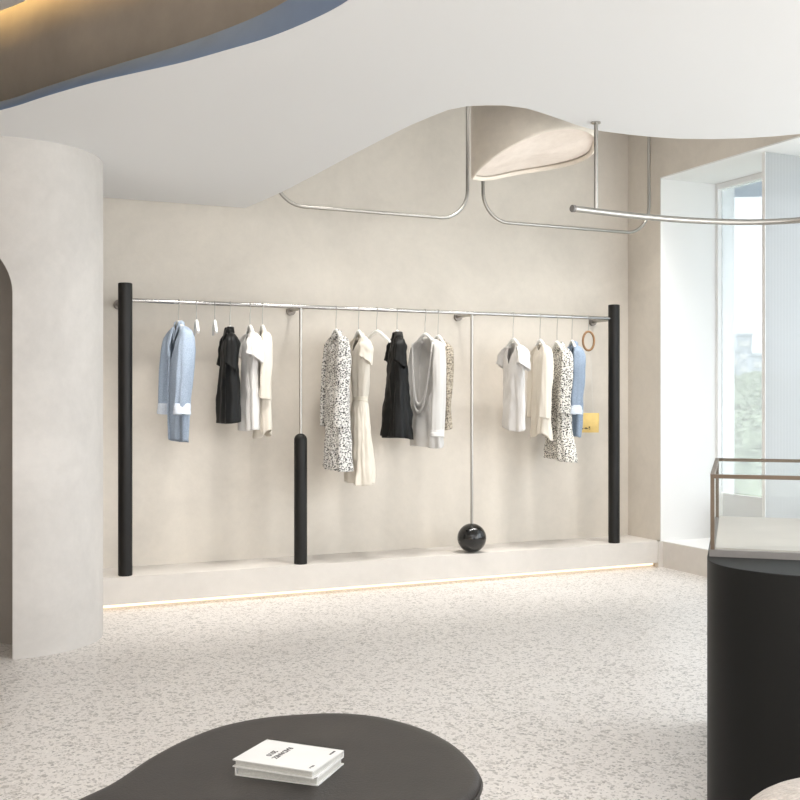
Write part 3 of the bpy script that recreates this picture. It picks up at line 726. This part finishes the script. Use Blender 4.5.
def book(z0, th, L, B, Rr, label, titled):
    """corner points left, back and right of the cover seen from above"""
    ux = (Rr - B); wL = ux.length; ux.normalize(); uy = (B - L); wS = uy.length; uy.normalize()
    rot = math.atan2(ux.y, ux.x)
    c = (L + Rr) / 2
    g = thing('book', label, 'book', (c.x, c.y, z0), rot, 'books on the ottoman')
    w, h = wL / 2, wS / 2
    obj('cover', MB().box((-w, -h, 0), (w, h, .004)).box((-w, -h, th - .004), (w, h, th)).box((-w, -h, 0), (-w + .004, h, th)) if not titled else MB().box((-w, -h, 0), (w, h, .0035)).box((-w, -h, th - .0035), (w, h, th)).box((-w, h - .004, 0), (w, h, th)), 'cover', g, smooth=False)
    obj('pages', MB().box((-w + .007, -h + .007, .0035), (w - .007, h - .006, th - .0035)), 'pages', g, smooth=False)
    if titled:
        def text(s, size, x, y, ang, mat):
            cu = bpy.data.curves.new('title', 'FONT'); cu.body = s; cu.size = size; cu.extrude = .0003; cu.align_x = 'CENTER'; cu.align_y = 'CENTER'; cu.offset = .0006
            ob = bpy.data.objects.new('title_text', cu); link(ob); bpy.context.view_layer.update()
            me = bpy.data.meshes.new_from_object(ob.evaluated_get(bpy.context.evaluated_depsgraph_get())); bpy.data.objects.remove(ob)
            me.materials.clear(); me.materials.append(M[mat]); me.transform(Matrix.Translation((x, y, th + .0003)) @ Matrix.Rotation(ang, 4, 'Z'))
            t = link(bpy.data.objects.new('title_text', me)); t.parent = g
        text('RADANIZ', .026, -.026, .005, radians(-90), 'greytext')
        text('2010', .026, -.056, -.012, radians(-90), 'greytext')
        text('VOL. 2', .009, w - .022, -h + .035, radians(-90), 'greytext')
        text('EDITION', .009, w - .022, h - .04, radians(-90), 'greytext')
    return g
zt1 = OT + .028; zt2 = zt1 + .024
book(OT, .028, atz(233.5, 766.3, zt1), atz(266, 746.5, zt1), atz(345.2, 756, zt1), 'white book under the titled one, lower of the stack on the ottoman', False)
book(zt1, .024, atz(234, 759.4, zt2), atz(265.9, 738.9, zt2), atz(342.5, 749.8, zt2), 'white book with a grey two-line title, on top of the stack', True)

# ------------------------------------------------------------------ display counter with a glass case
K0 = cam2(1.203, 4.136); kx = (RT * .954 + FW * -.299); ky = (RT * .299 + FW * .954)
def K(x, y, z): return K0 + kx * x + ky * y + Vector((0, 0, z))
CW, CD = 1.05, 1.22
ct = thing('display_counter', 'black display counter with a bronze-edged glass case on top, right side', 'counter', tuple(K(CW / 2, CD / 2, 0)))
foot = [(-.012 + (CW + .024) * 0, CD)]
fo_ = []
for k in range(41):
    th = pi + pi * k / 40
    cx_, sy_ = cos(th), sin(th)
    fo_.append((CW / 2 + (CW / 2 + .012) * math.copysign(abs(cx_) ** .8, cx_), (.405) * -abs(sy_) ** .8))
fo_ += [(CW + .012, CD), (-.012, CD)]
base = MB().rings([[K(x, y, 0) for x, y in fo_], [K(x, y, .994) for x, y in fo_]])
obj('base', base, 'counter', ct, world=True, angle=35, bevel=.003)
def kbox(mb, x0, y0, z0, x1, y1, z1):
    vs = [K(x, y, z) for z in (z0, z1) for x, y in ((x0, y0), (x1, y0), (x1, y1), (x0, y1))]
    mb.add(vs, [(3, 2, 1, 0), (4, 5, 6, 7), (0, 1, 5, 4), (1, 2, 6, 5), (2, 3, 7, 6), (3, 0, 4, 7)]); return mb
obj('plinth', kbox(MB(), -.004, -.004, .994, CW + .004, CD + .004, 1.02), 'grey', ct, world=True, smooth=False)
obj('case_floor', kbox(MB(), .018, .018, 1.02, CW - .018, CD - .018, 1.026), 'cream_floor', ct, world=True, smooth=False)
fr = MB(); w = .0155; z0, z1 = 1.02, 1.312
for x in (0, CW - w):
    for y in (0, CD - w): kbox(fr, x, y, z0, x + w, y + w, z1 - w)
for y in (0, CD - w): kbox(fr, 0, y, z1 - w, CW, y + w, z1)
for x in (0, CW - w): kbox(fr, x, w, z1 - w, x + w, CD - w, z1)
obj('case_frame', fr, 'bronze', ct, world=True, smooth=False, bevel=.001)
gls = MB(); q = w / 2
for (x0, y0, x1, y1) in ((w, q - .002, CW - w, q + .002), (w, CD - q - .002, CW - w, CD - q + .002), (q - .002, w, q + .002, CD - w), (CW - q - .002, w, CW - q + .002, CD - w)):
    obj('glass_pane', kbox(MB(), x0, y0, z0 + .001, x1, y1, z1 - w), 'glass', ct, world=True, smooth=False)
obj('glass_top', kbox(MB(), w, w, z1 - .007, CW - w, CD - w, z1 - .002), 'glass', ct, world=True, smooth=False)

# boucle pouf in the near right corner
pc = cam2(1.25, 2.86)
pf = thing('pouf', 'round beige boucle pouf at the lower right in front of the counter', 'pouf', tuple(pc))
PRD, PH = .36, .545
pr = [(PRD * .9, .02)] + [(PRD * (1 - .1 * abs(1 - 2 * k / 8) ** 3), .02 + (PH - .16) * k / 8) for k in range(1, 8)]
for k in range(0, 13):
    th = k / 12 * pi / 2; pr.append((max(.004, PRD * .95 * cos(th) ** .75), PH - .16 + .16 * sin(th)))
rnd = random.Random(9)
pm = MB().lathe(pr, (0, 0, 0), 160)
obj('cushion', pm, 'boucle', pf, angle=180)
obj('base', MB().lathe([(PRD * .8, 0), (PRD * .8, .025)], (0, 0, 0), 48), 'black', pf)

# ------------------------------------------------------------------ light
def area(name, loc, target, sx_, sy_, power, col=(1, 1, 1), spread=180):
    l = bpy.data.lights.new(name, 'AREA'); l.shape = 'RECTANGLE'; l.size = sx_; l.size_y = sy_; l.energy = power; l.color = col; l.spread = radians(spread)
    o = link(bpy.data.objects.new(name, l)); o.location = loc
    o.rotation_euler = (Vector(target) - Vector(loc)).to_track_quat('-Z', 'Y').to_euler(); return o
w = bpy.data.worlds.new('sky'); SC.world = w; w.use_nodes = True
bg = w.node_tree.nodes['Background']; bg.inputs['Color'].default_value = (.97, .985, 1, 1); bg.inputs['Strength'].default_value = 1.7
area('rear_fill_light', (2.9, RW + .1, 1.7), (2.9, 5, 1.5), 8., 3., 165, (.985, .992, 1))  # added fill lamp out of view, brightens surfaces facing the camera
area('side_window_light', (SG + .35, 2.6, 2.0), (2, 4.6, 1.0), 6.5, 3.4, 300, (.98, .99, 1))
area('overhead_fill_mid', (1.7, 2.8, ZC - .01), (1.7, 2.8, 0), 3., 2., 70, (.99, .995, 1))  # added overhead fill out of view, lifts the floor and its bounce
sun = bpy.data.lights.new('sun', 'SUN'); sun.energy = 2.2; sun.angle = radians(1); sun.color = (1, .98, .94)
so = link(bpy.data.objects.new('sun', sun)); so.location = (-20, 10, 30); so.rotation_euler = Vector((.78, .12, -.62)).to_track_quat('-Z', 'Y').to_euler()   # stands behind the building, lights the park
def spot(loc, target, power, ang, col=(1, .97, .93)):
    l = bpy.data.lights.new('rack_spot', 'SPOT'); l.energy = power; l.spot_size = radians(ang); l.spot_blend = 1; l.shadow_soft_size = .2; l.color = col
    o = link(bpy.data.objects.new('rack_spot', l)); o.location = loc; o.rotation_euler = (Vector(target) - Vector(loc)).to_track_quat('-Z', 'Y').to_euler()
for s_ in (1.35, 2.1): spot((s_, 7.55, ZC - .05), (s_, 8.62, .2), 118, 78, (1, .97, .92))  # added spots without fixtures under the lower ceiling, wash the left bay
for s_ in (3.3, 4.3, 5.3, 6.0): spot((s_, 7.5, ZU - .06), (s_, 8.6, .2), 190, 62, (1, .975, .93))
area('upper_cavity_fill', (4.2, 7.4, ZU - .02), (4.2, 7.6, 0), 3.5, 1., 9, (1, .97, .93))  # added weak fill, hidden above the lower ceiling
# ------------------------------------------------------------------ camera
cd = bpy.data.cameras.new('camera'); cd.sensor_width = 36; cd.lens = F / 800 * 36; cd.clip_end = 2000
co = link(bpy.data.objects.new('camera', cd)); co.location = CAM
co.rotation_euler = (pi / 2, 0, -math.atan2(FW.x, FW.y))
SC.camera = co
vs = SC.view_settings; vs.view_transform = 'Standard'; vs.look = 'None'; vs.gamma = 1; vs.use_curve_mapping = False; vs.exposure = 0.0
